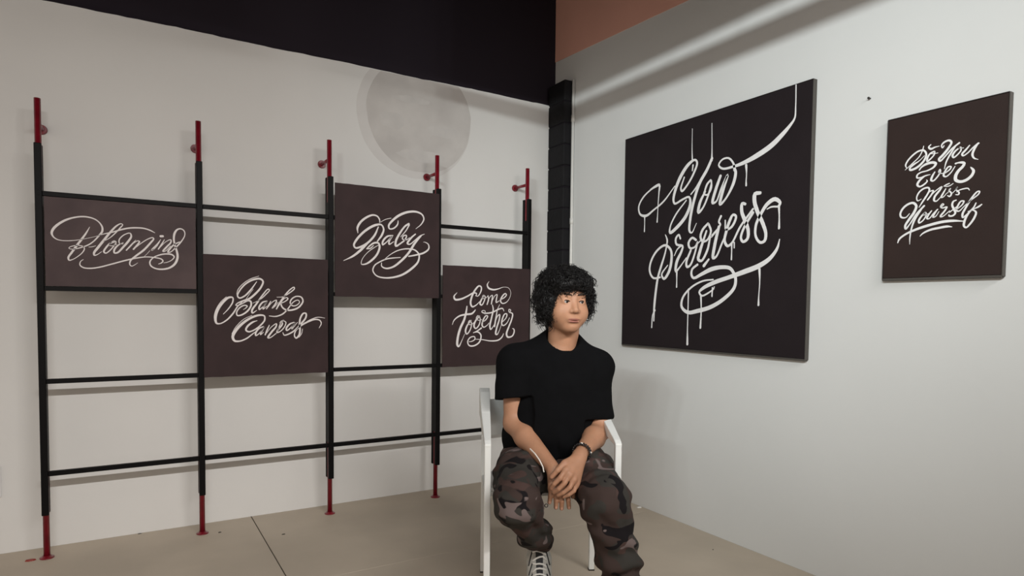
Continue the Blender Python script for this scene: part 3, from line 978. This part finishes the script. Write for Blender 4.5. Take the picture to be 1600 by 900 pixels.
# neck
sk.cone((0.058, 0.025, 0.955), (0.066, 0.000, 1.075), 0.062, 0.053, 0.03)
sk.cone((0.07, 0.01, 1.06), hd(0, 0.005, -0.03), 0.052, 0.052, 0.03)
# head
sk.ell(hd(0, 0.022, 0.035), (0.077, 0.096, 0.085), 0.03, HR)
sk.ell(hd(0, -0.028, -0.018), (0.0675, 0.066, 0.076), 0.03, HR)
sk.ell(hd(0, -0.034, -0.057), (0.055, 0.048, 0.042), 0.03, HR)
sk.ell(hd(0, -0.063, -0.087), (0.027, 0.020, 0.017), 0.03, HR)
for s in (-1, 1):
    sk.ell(hd(s * 0.038, -0.060, -0.034), (0.027, 0.026, 0.030), 0.03, HR)             # cheeks
    sk.ell(hd(s * 0.024, -0.070, 0.034), (0.022, 0.012, 0.010), 0.03, HR)             # brow
    sk.ell(hd(s * 0.079, 0.018, -0.002), (0.007, 0.020, 0.030), 0.008, HR)             # ears
    sk.ell(hd(s * 0.031, -0.103, 0.013), (0.020, 0.012, 0.011), 0.016, HR, sub=True)   # sockets
    sk.ell(hd(s * 0.031, -0.077, 0.011), (0.0165, 0.0140, 0.0125), 0.006, HR)          # lids
    sk.ell(hd(s * 0.031, -0.096, 0.010), (0.0145, 0.013, 0.0058), 0.002, HR, sub=True)   # eye opening
sk.cone(hd(0, -0.084, 0.016), hd(0, -0.1045, -0.020), 0.0065, 0.0118, 0.014)            # nose
for s in (-1, 1):
    sk.ell(hd(s * 0.0130, -0.0945, -0.0245), (0.0085, 0.0105, 0.0075), 0.007, HR)
    sk.ell(hd(s * 0.007, -0.1035, -0.0340), (0.004, 0.006, 0.004), 0.003, HR, sub=True)
sk.ell(hd(0, -0.087, -0.050), (0.026, 0.010, 0.013), 0.012, HR)
sk.ell(hd(0, -0.0925, -0.0550), (0.0255, 0.0072, 0.0042), 0.004, HR)                     # lips
sk.ell(hd(0, -0.0910, -0.0640), (0.0215, 0.0076, 0.0052), 0.004, HR)
sk.ell(hd(0, -0.0985, -0.0595), (0.0260, 0.0080, 0.0018), 0.002, HR, sub=True)
sk.ell(hd(0, -0.0965, -0.0750), (0.016, 0.008, 0.005), 0.008, HR, sub=True)

# arms
def arm(sh, el, wr, bulk=1.0):
    sk.cone(sh, el, 0.050 * bulk, 0.0405 * bulk, 0.02)
    m = el + 0.32 * (wr - el)
    sk.cone(el, m, 0.0395 * bulk, 0.0425 * bulk, 0.02)
    sk.cone(m, wr, 0.0425 * bulk, 0.0245, 0.02)


def finger(pts, r, k=0.004):
    for i, (a, b) in enumerate(zip(pts, pts[1:])):
        f0, f1 = 1 - 0.09 * i, 1 - 0.09 * (i + 1)
        sk.cone(a, b, r * f0, r * f1, k if i else 0.008)


arm(SH_R, EL_R, WR_R, 0.97)
# right hand hangs down between the knees, fingers pointing to the floor
kR = [loc(861, 763, -0.272), loc(869, 768, -0.278), loc(877.5, 769, -0.278), loc(886, 767, -0.272)]
tR = [loc(858.5, 785, -0.270), loc(868.5, 793, -0.275), loc(877.5, 794.5, -0.275), loc(889, 793, -0.268)]
for kn, tp in zip(kR, tR):
    w2 = WR_R + 0.22 * (kn - WR_R) + (0.35 * (kn - WR_R)) * (1, 0, 0)
    sk.cone(w2, kn, 0.0175, 0.0115, 0.012)
    mid = 0.5 * (kn + tp) + (0, -0.006, 0)
    finger([kn, mid, tp], 0.0094, 0.003)
finger([WR_R + (0.018, 0.004, -.012), loc(893, 752, -0.250), loc(896, 766, -0.252), loc(895, 776, -0.256)], 0.0115)

arm(SH_L, EL_L, WR_L, 0.98)
# left hand lies over it, fingers wrapped across its back
kL = [loc(884, 734, -0.305), loc(890, 742, -0.310), loc(896, 750, -0.306), loc(901, 757, -0.298)]
for kn in kL:
    sk.cone(WR_L + 0.15 * (kn - WR_L), kn, 0.0215, 0.0125, 0.012)
finger([kL[0], loc(875, 747, -0.320), loc(866, 756, -0.318), loc(860.5, 763, -0.308)], 0.0100, 0.002)
finger([kL[1], loc(882, 755, -0.323), loc(873, 764, -0.322), loc(865, 769.5, -0.310)], 0.0100, 0.002)
finger([kL[2], loc(890, 762, -0.320), loc(880, 770, -0.319), loc(872, 774, -0.309)], 0.0096, 0.002)
finger([kL[3], loc(897, 767, -0.312), loc(889, 773, -0.312), loc(881, 776.5, -0.304)], 0.0088, 0.002)
finger([WR_L + 0.35 * (kL[0] - WR_L) + (-0.006, 0, 0.004), loc(882, 723, -0.290), loc(871, 735, -0.300), loc(862, 745.5, -0.298)], 0.0118, 0.003)
Vb, Qb = sk.mesh()
Vb = relax(Vb, Qb, 1, 0.35)

skin = mat('skin', (0.42, 0.215, 0.128), 0.5, 0.10, 30, 0.35, bump=0.03, bscale=250)
skn = skin.node_tree
pb = skn.nodes['Principled BSDF']
pb.inputs['Subsurface Weight'].default_value = 0.12
pb.inputs['Subsurface Radius'].default_value = (0.012, 0.005, 0.003)
pb.inputs['Subsurface Scale'].default_value = 0.5
body_me = np_mesh('person', Vb, Qb)
# lips, nails and lids carry their own tint
tint = np.zeros(len(Vb))
lv = (Vb - HC) @ HR
for c, r in (((0, -0.096, -0.0555), (0.0265, 0.02, 0.0050)), ((0, -0.094, -0.0635), (0.0225, 0.02, 0.0062))):
    tint = np.maximum(tint, np.clip(2.2 * (1 - (((lv - np.array(c)) / np.array(r)) ** 2).sum(1)), 0, 1))
nails = np.zeros(len(Vb))
for tp in tR:
    c = tp + np.array([0, -0.009, 0.000])
    nails = np.maximum(nails, np.clip(2.0 * (1 - (((Vb - c) / np.array([0.0055, 0.006, 0.0085])) ** 2).sum(1)), 0, 1))
for nm, arr in (('lip_tint', tint), ('nail_tint', nails)):
    at = body_me.attributes.new(nm, 'FLOAT', 'POINT')
    at.data.foreach_set('value', arr.astype(np.float32))
src = pb.inputs['Base Color'].links[0].from_socket
for nm, colr in (('lip_tint', (0.27, 0.105, 0.080)), ('nail_tint', (0.60, 0.33, 0.24))):
    an = skn.nodes.new('ShaderNodeAttribute')
    an.attribute_name = nm
    mx = skn.nodes.new('ShaderNodeMix')
    mx.data_type = 'RGBA'
    mx.inputs[7].default_value = (*colr, 1)
    skn.links.new(an.outputs['Fac'], mx.inputs[0])
    skn.links.new(src, mx.inputs[6])
    src = mx.outputs[2]
skn.links.new(src, pb.inputs['Base Color'])
person = obj('person', body_me, skin)
person.location = CO
person.rotation_euler = (0, 0, CTH)
tag(person, 'seated person with curly black hair, black t-shirt and camouflage trousers, hands crossed', 'person')


def sphere_bm(bm, c, r, seg=12, sc=(1, 1, 1)):
    mtx = Matrix.Translation(Vector(c)) @ Matrix.Diagonal((sc[0], sc[1], sc[2], 1))
    bmesh.ops.create_uvsphere(bm, u_segments=seg, v_segments=max(6, seg // 2), radius=r, matrix=mtx)


# eyes looking to the sitter's left
for s in (-1, 1):
    bm = bmesh.new()
    c = hd(s * 0.031, -0.0775, 0.0105)
    sphere_bm(bm, c, 0.0122, 20)
    eye = obj('eye', bm, M['eye_white'], person, True)
    g = HR @ np.array([0.20, -0.97, 0.0])
    g /= np.linalg.norm(g)
    bm = bmesh.new()
    sphere_bm(bm, c + g * 0.0047, 0.0084, 16)
    obj('iris', bm, M['iris'], eye, True)
    # eyebrow
    eb = Sdf(hd(s * 0.034, -0.085, 0.036) - 0.045, hd(s * 0.034, -0.085, 0.036) + 0.045, 0.0016)
    bp = [hd(s * 0.014, -0.0915, 0.0360), hd(s * 0.027, -0.0900, 0.0385), hd(s * 0.039, -0.0830, 0.0385), hd(s * 0.050, -0.0710, 0.0330)]
    for i, (a, b) in enumerate(zip(bp, bp[1:])):
        r = (0.0026, 0.0030, 0.0027, 0.0014)
        eb.cone(a, b, r[i], r[i + 1], 0.003)
    v, q = eb.mesh()
    obj('eyebrow', np_mesh('eyebrow', v, q), M['brow'], person)
    # upper lash line
    bm = bmesh.new()
    tube(bm, [hd(s * (0.031 - 0.0135), -0.0885, 0.0115), hd(s * 0.026, -0.0905, 0.0152), hd(s * 0.034, -0.0900, 0.0155), hd(s * (0.031 + 0.0145), -0.0815, 0.0125)],
         [0.0010, 0.0020, 0.0021, 0.0010], 6)
    obj('eyelash', bm, M['brow'], person, True)

# ---- t-shirt
ts = Sdf((-0.30, -0.24, 0.48), (0.36, 0.26, 1.10), 0.0055)
ts.ell((0.035, 0.035, 0.640), (0.190, 0.140, 0.155), 0.05)
ts.ell((0.035, 0.020, 0.720), (0.178, 0.132, 0.150), 0.06)
ts.ell((0.040, 0.030, 0.850), (0.176, 0.118, 0.130), 0.06)
ts.cone((0.048, 0.030, 0.945), SH_R + (0, 0, 0.0), 0.078, 0.068, 0.05)
ts.cone((0.052, 0.030, 0.945), SH_L + (0, 0, 0.0), 0.078, 0.068, 0.05)
ts.cone((0.052, 0.035, 0.96), (0.060, 0.025, 1.02), 0.085, 0.060, 0.05)
ts.cone((0.058, 0.030, 1.005), SH_R + (0.02, 0, 0.0), 0.058, 0.062, 0.05)
ts.cone((0.060, 0.030, 1.000), SH_L + (-0.02, 0, 0.0), 0.056, 0.062, 0.05)
# sleeves
hemR, hemL = np.array([-0.140, -0.012, 0.790]), np.array([0.212, -0.012, 0.712])
ts.cone(SH_R + (0.005, 0, 0.0), hemR + (0, 0, -.03), 0.068, 0.071, 0.03)
ts.cone(SH_L + (-.002, 0, 0.0), hemL + (0, 0, -.03), 0.066, 0.056, 0.03)
nR = np.array([0.10, -0.20, -1.0])
nL = np.array([0.05, -0.10, -1.0])
ts.cut(hemR, nR, (-0.30, -0.14, 0.60), (-0.0655, 0.14, 0.86))
ts.cut(hemL, nL, (0.150, -0.14, 0.50), (0.36, 0.14, 0.78))
# body part of the shirt again, below the sleeves
ts.ell((0.030, 0.030, 0.700), (0.172, 0.130, 0.190), 0.0)
ts.ell((0.030, 0.035, 0.640), (0.202, 0.142, 0.155), 0.03)
# neckline and hem
ts.ell((0.066, -0.020, 1.040), (0.068, 0.078, 0.062), 0.004, sub=True)
ts.cut((0, 0, 0.556), (0, -0.10, -1), (-0.3, -0.3, 0.4), (0.4, 0.3, 0.62))
Vt, Qt = ts.mesh()
Vt = relax(Vt, Qt, 2, 0.5)
Nt = normals(Vt, Qt)
fold = 0.0045 * np.sin(38 * (Vt[:, 2] * 0.8 + Vt[:, 0] * np.sign(Vt[:, 0] - 0.035) * 0.5) + 2.4 * vnoise(Vt, 9, 3)) * np.clip((0.86 - Vt[:, 2]) / 0.15, 0.15, 1)
Vt = Vt + Nt * (fold + 0.005 * vnoise(Vt, 14, 5))[:, None]
obj('t_shirt', np_mesh('t_shirt', Vt, Qt), M['shirt'], person)['label'] = 'plain black crew-neck t-shirt'
# ---- trousers
tr = Sdf((-0.33, -0.50, 0.06), (0.42, 0.26, 0.68), 0.0055)
tr.ell((0.033, 0.055, 0.545), (0.190, 0.145, 0.098), 0.03)
for hip, kn, an, s in ((HIP_R, KN_R, AN_R, -1), (HIP_L, KN_L, AN_L, 1)):
    h2 = hip + (s * 0.012, 0, 0.0)
    mid = 0.5 * (h2 + kn) + (s * 0.008, 0, 0.006)
    tr.cone(h2, mid, 0.098, 0.092, 0.05)
    tr.cone(mid, kn, 0.090, 0.076 if s < 0 else 0.082, 0.04)
    sm = 0.45 * kn + 0.55 * an
    if s < 0:
        tr.cone(kn, sm + (0.014, 0.0, 0.02), 0.076, 0.058, 0.03)
        tr.cone(sm + (0.014, 0, 0.02), an + (0.004, -0.022, 0.098), 0.057, 0.051, 0.03)
    else:
        tr.cone(kn, sm, 0.084, 0.073, 0.03)
        tr.cone(sm, an + (0, 0, 0.01), 0.072, 0.066, 0.03)
tr.ell((0.032, -0.055, 0.492), (0.12, 0.11, 0.070), 0.03)
tr.cut((0, 0, 0.078), (0, 0, -1), (-0.4, -0.5, 0.0), (0.5, 0.3, 0.16))
Vr, Qr = tr.mesh()
Vr = relax(Vr, Qr, 1, 0.5)
Nr = normals(Vr, Qr)
zz = Vr[:, 2] + 0.35 * Vr[:, 1]
low = np.clip((0.44 - Vr[:, 2]) / 0.2, 0, 1)
knee = np.exp(-((Vr[:, 2] - 0.40) / 0.10) ** 2)
dis = 0.0075 * (0.3 + low) * np.sin(75 * zz + 16 * Vr[:, 0] + 3.0 * vnoise(Vr, 11, 8)) + 0.007 * vnoise(Vr, 16, 9) * (0.5 + knee) + 0.004 * vnoise(Vr, 34, 10)
Vr = Vr + Nr * dis[:, None]
camo = bpy.data.materials.new('camouflage_cotton')
camo.use_nodes = True
nt = camo.node_tree
pbs = nt.nodes['Principled BSDF']
pbs.inputs['Roughness'].default_value = 0.9
pbs.inputs['Specular IOR Level'].default_value = 0.15
tcn = nt.nodes.new('ShaderNodeTexCoord')
prev = None
LAYERS = [((0.050, 0.034, 0.030), None, 0, 0, 0), ((0.040, 0.037, 0.033), (1.3, 0.2, 0.5), 7.5, 0.50, 0.8), ((0.068, 0.042, 0.037), (5.1, 2.2, 1.5), 8.5, 0.585, 0.9),
          ((0.0095, 0.008, 0.009), (8.1, 7.4, 3.3), 10.0, 0.60, 1.1), ((0.155, 0.120, 0.115), (2.7, 9.1, 6.2), 9.5, 0.635, 1.2)]
for colr, off, sc, th, dist in LAYERS:
    if off is None:
        rgb = nt.nodes.new('ShaderNodeRGB')
        rgb.outputs[0].default_value = (*colr, 1)
        prev = rgb.outputs[0]
        continue
    mp = nt.nodes.new('ShaderNodeMapping')
    mp.inputs['Location'].default_value = off
    mp.inputs['Scale'].default_value = (0.85, 1.0, 1.35)
    nz = nt.nodes.new('ShaderNodeTexNoise')
    nz.inputs['Scale'].default_value = sc
    nz.inputs['Detail'].default_value = 1.2
    nz.inputs['Distortion'].default_value = dist
    rp = nt.nodes.new('ShaderNodeValToRGB')
    rp.color_ramp.elements[0].position = th
    rp.color_ramp.elements[1].position = th + 0.012
    mx = nt.nodes.new('ShaderNodeMix')
    mx.data_type = 'RGBA'
    mx.inputs[7].default_value = (*colr, 1)
    nt.links.new(tcn.outputs['Object'], mp.inputs['Vector'])
    nt.links.new(mp.outputs['Vector'], nz.inputs['Vector'])
    nt.links.new(nz.outputs['Fac'], rp.inputs['Fac'])
    nt.links.new(rp.outputs['Color'], mx.inputs[0])
    nt.links.new(prev, mx.inputs[6])
    prev = mx.outputs[2]
nt.links.new(prev, pbs.inputs['Base Color'])
trousers = obj('trousers', np_mesh('trousers', Vr, Qr), camo, person)
trousers['label'] = 'baggy brown and black camouflage trousers'

# ---- sneakers
def sneaker(an, toe, lift, raise_z=0.0):
    an, toe = np.array(an, float), np.array(toe, float)
    d = toe - an
    d[2] = 0
    d /= np.linalg.norm(d)
    side = np.array([-d[1], d[0], 0])
    heel = an - 0.055 * d
    hz = lift                                   # heel raised when the foot is tucked back
    tip = heel + 0.275 * d

    def pt(t, z, sx=0.0):
        p = heel + t * 0.275 * d + sx * side
        p[2] = z + hz * max(0.0, 1 - t / 0.74)
        return p
    lo = np.minimum(heel, tip) - 0.08
    hi = np.maximum(heel, tip) + 0.08
    lo[2], hi[2] = -0.01, 0.22 + hz
    up = Sdf(lo, hi, 0.004)
    up.cone(pt(0.10, 0.060), pt(0.30, 0.070), 0.037, 0.041, 0.02)
    up.cone(pt(0.30, 0.068), pt(0.62, 0.056), 0.043, 0.043, 0.02, side, 1.12)
    up.cone(pt(0.62, 0.052), pt(0.88, 0.040), 0.041, 0.030, 0.02, side, 1.2)
    up.cone(pt(0.14, 0.080), pt(0.18, 0.112), 0.040, 0.043, 0.02)
    up.cone(pt(0.28, 0.110), pt(0.27, 0.145), 0.020, 0.013, 0.012, side, 1.7)
    v, q = up.mesh()
    sh = obj('sneaker', np_mesh('sneaker', relax(v, q, 1), q), M['shoe'], person)
    sh['label'] = 'light grey mesh sneaker'
    so = Sdf(lo, hi, 0.004)
    so.cone(pt(0.12, 0.020), pt(0.45, 0.020), 0.037, 0.036, 0.01, side, 1.05)
    so.cone(pt(0.45, 0.020), pt(0.90, 0.018), 0.038, 0.030, 0.01, side, 1.25)
    v, q = so.mesh()
    v[:, 2] = np.maximum(v[:, 2], 0.002)
    obj('sole', np_mesh('sole', v, q), M['sole'], sh)

    def top(t, sx):                             # height of the upper above its slope line at a point along the foot
        p = pt(t, 0.0, sx)
        ix, iy = (int(round((p[k] - up.lo[k]) / up.h)) for k in (0, 1))
        inside = np.where(up.f[ix, iy] < 0)[0]
        return (up.lo[2] + up.h * inside[-1] if len(inside) else 0.05) - p[2]

    # dark tongue gap with laces crossing it, and dark overlay lines on both sides
    bm = bmesh.new()
    rows = []
    for i in range(9):
        t = 0.35 + 0.34 * i / 8
        w = 0.015 - 0.004 * i / 8
        rows.append([bm.verts.new(pt(t, top(t, w * k) + 0.0050, w * k)) for k in (-1, -0.5, 0, 0.5, 1)])
    for a, b in zip(rows, rows[1:]):
        for k in range(4):
            bm.faces.new((a[k], a[k + 1], b[k + 1], b[k]))
    obj('tongue_gap', bm, M['shoe_dark'], sh, True)
    for i in range(7):
        t = 0.36 + 0.052 * i
        bm = bmesh.new()
        xs_ = (-0.026, -0.013, 0.0, 0.013, 0.026)
        tube(bm, [pt(t + (0.012 if i % 2 else -0.012) * x / 0.026, top(t, x) + 0.007, x) for x in xs_], 0.0036, 8)
        obj('lace', bm, M['lace'], sh, True)
    for s2 in (-1, 1):
        for t0, t1 in ((0.38, 0.46), (0.48, 0.56), (0.58, 0.68)):
            bm = bmesh.new()
            tube(bm, [pt(t0 + (t1 - t0) * f, top(t0 + (t1 - t0) * f, s2 * (0.027 + 0.013 * f)) + 0.003, s2 * (0.027 + 0.013 * f)) for f in (0, 0.33, 0.66, 1.0)], 0.0026, 6)
            obj('overlay_line', bm, M['shoe_dark'], sh, True)
    return sh


sneaker((-0.028, -0.045, 0), (-0.042, -0.27, 0), 0.175)
sneaker((0.262, -0.300, 0), (0.300, -0.50, 0), 0.0)

# ---- hair: a cap with a face opening, and many curls growing from it
hc = Sdf(HC - (0.19, 0.19, 0.17), HC + (0.19, 0.19, 0.20), 0.0045)
hc.ell(hd(0, 0.030, 0.050), (0.099, 0.107, 0.088), 0.03, HR)
hc.ell(hd(-0.062, 0.014, -0.004), (0.046, 0.070, 0.062), 0.03, HR)
hc.ell(hd(0.062, 0.025, 0.012), (0.044, 0.070, 0.056), 0.03, HR)
hc.ell(hd(0, -0.058, 0.080), (0.078, 0.040, 0.034), 0.03, HR)
hc.ell(hd(0.002, -0.120, -0.042), (0.0670, 0.120, 0.106), 0.008, HR, sub=True)
hc.ell(hd(0, 0.0, -0.11), (0.060, 0.075, 0.060), 0.01, HR, sub=True)
Vh, Qh = hc.mesh()
Nh = normals(Vh, Qh)
Vh2 = Vh + Nh * (0.006 * vnoise(Vh, 55, 21) + 0.005 * vnoise(Vh, 28, 22))[:, None]
hair = obj('hair', np_mesh('hair', Vh2, Qh), M['hair'], person)
hair['label'] = 'thick curly black hair'
lh = (Vh - HC) @ HR
ok = np.where(~((lh[:, 1] < -0.02) & (np.abs(lh[:, 0]) < 0.060) & (lh[:, 2] < 0.045)) & ~((lh[:, 2] < -0.055) & (np.abs(lh[:, 0]) < 0.05)))[0]
HV, HF = [], []
SIDES = 4
for ci in rng.choice(ok, 1900):
    p, n = Vh[ci], Nh[ci]
    l = lh[ci]
    length = rng.uniform(0.036, 0.068)
    if l[1] < -0.05 and l[2] < 0.08:
        length *= 0.62
    if l[2] < 0.0 and abs(l[0]) > 0.06:
        length *= 0.95
    g = np.array([0, 0, -1.0])
    tdir = rng.normal(size=3) * 0.55
    turns = rng.uniform(1.3, 2.6)
    rad = rng.uniform(0.0065, 0.0125)
    thick = rng.uniform(0.0009, 0.0019)
    a = n + tdir * 0.6
    a /= np.linalg.norm(a)
    e1 = np.cross(a, (0.3, 0.2, 1.0))
    e1 /= np.linalg.norm(e1)
    e2 = np.cross(a, e1)
    ph = rng.uniform(0, 6.28)
    N = 20
    base = len(HV)
    pos = []
    for j in range(N):
        t = j / (N - 1)
        c = p - n * 0.006 + a * length * 0.55 * t + g * length * (0.38 if l[2] < 0.06 else 0.12) * t * t
        an = ph + turns * 6.283 * t
        rr = rad * min(1.0, 0.4 + 2 * t)
        pos.append(c + rr * (math.cos(an) * e1 + math.sin(an) * e2))
    pos = np.array(pos)
    tg = np.gradient(pos, axis=0)
    tg /= np.linalg.norm(tg, axis=1)[:, None] + 1e-9
    for j in range(N):
        b1 = np.cross(tg[j], a + 0.01)
        b1 /= np.linalg.norm(b1) + 1e-9
        b2 = np.cross(tg[j], b1)
        th = thick * (1 - 0.65 * (j / (N - 1)) ** 2)
        for k in range(SIDES):
            q = 6.283 * k / SIDES
            HV.append(pos[j] + th * (math.cos(q) * b1 + math.sin(q) * b2))
    for j in range(N - 1):
        for k in range(SIDES):
            HF.append((base + j * SIDES + k, base + j * SIDES + (k + 1) % SIDES, base + (j + 1) * SIDES + (k + 1) % SIDES, base + (j + 1) * SIDES + k))
curls = obj('curls', np_mesh('curls', np.array(HV), np.array(HF)), M['hair'], hair)
curls['kind'] = 'stuff'

# ---- bracelet and bead chain
fd = WR_L - EL_L
fd /= np.linalg.norm(fd)
b1 = np.cross(fd, (0, 0, 1.0))
b1 /= np.linalg.norm(b1)
b2 = np.cross(fd, b1)
bc = WR_L - 0.010 * fd
bm, bm2 = bmesh.new(), bmesh.new()
for i in range(24):
    a = 2 * math.pi * i / 24
    for off, tgt in ((0.0, bm), (-0.0085, bm if i % 6 else bm2)):
        sphere_bm(tgt, bc + fd * off + 0.0330 * (math.cos(a) * b1 + math.sin(a) * b2), 0.0043, 8)
br = obj('bracelet', bm, M['bead_dark'], person, True)
br['label'] = 'black beaded bracelet'
obj('pale_beads', bm2, M['bead_white'], br, True)['kind'] = 'stuff'

# pale beaded cord hanging beside the forearm over the thigh, and a ring pull on the knee pocket
cp = [loc(828, 701, -0.200), loc(836, 709, -0.225), loc(843, 719, -0.240), loc(848, 729, -0.250), loc(850, 738, -0.255)]
cs = []
for a, b in zip(cp, cp[1:]):
    cs += [a + (b - a) * t for t in np.linspace(0, 1, 12, endpoint=False)]
cs.append(cp[-1])
bm = bmesh.new()
tube(bm, cs, [0.0030 if i % 2 else 0.0018 for i in range(len(cs))], 8)
obj('bead_cord', bm, M['bead_white'], trousers, True)['label'] = 'pale beaded cord over the thigh'
rc = loc(853.5, 790, -0.345)
bm = bmesh.new()
tube(bm, [rc + 0.0055 * np.array([math.cos(a), 0, math.sin(a)]) for a in np.linspace(0, 2 * math.pi, 17)], 0.0016, 6, caps=False)
obj('ring_pull', bm, M['nail'], trousers, True)
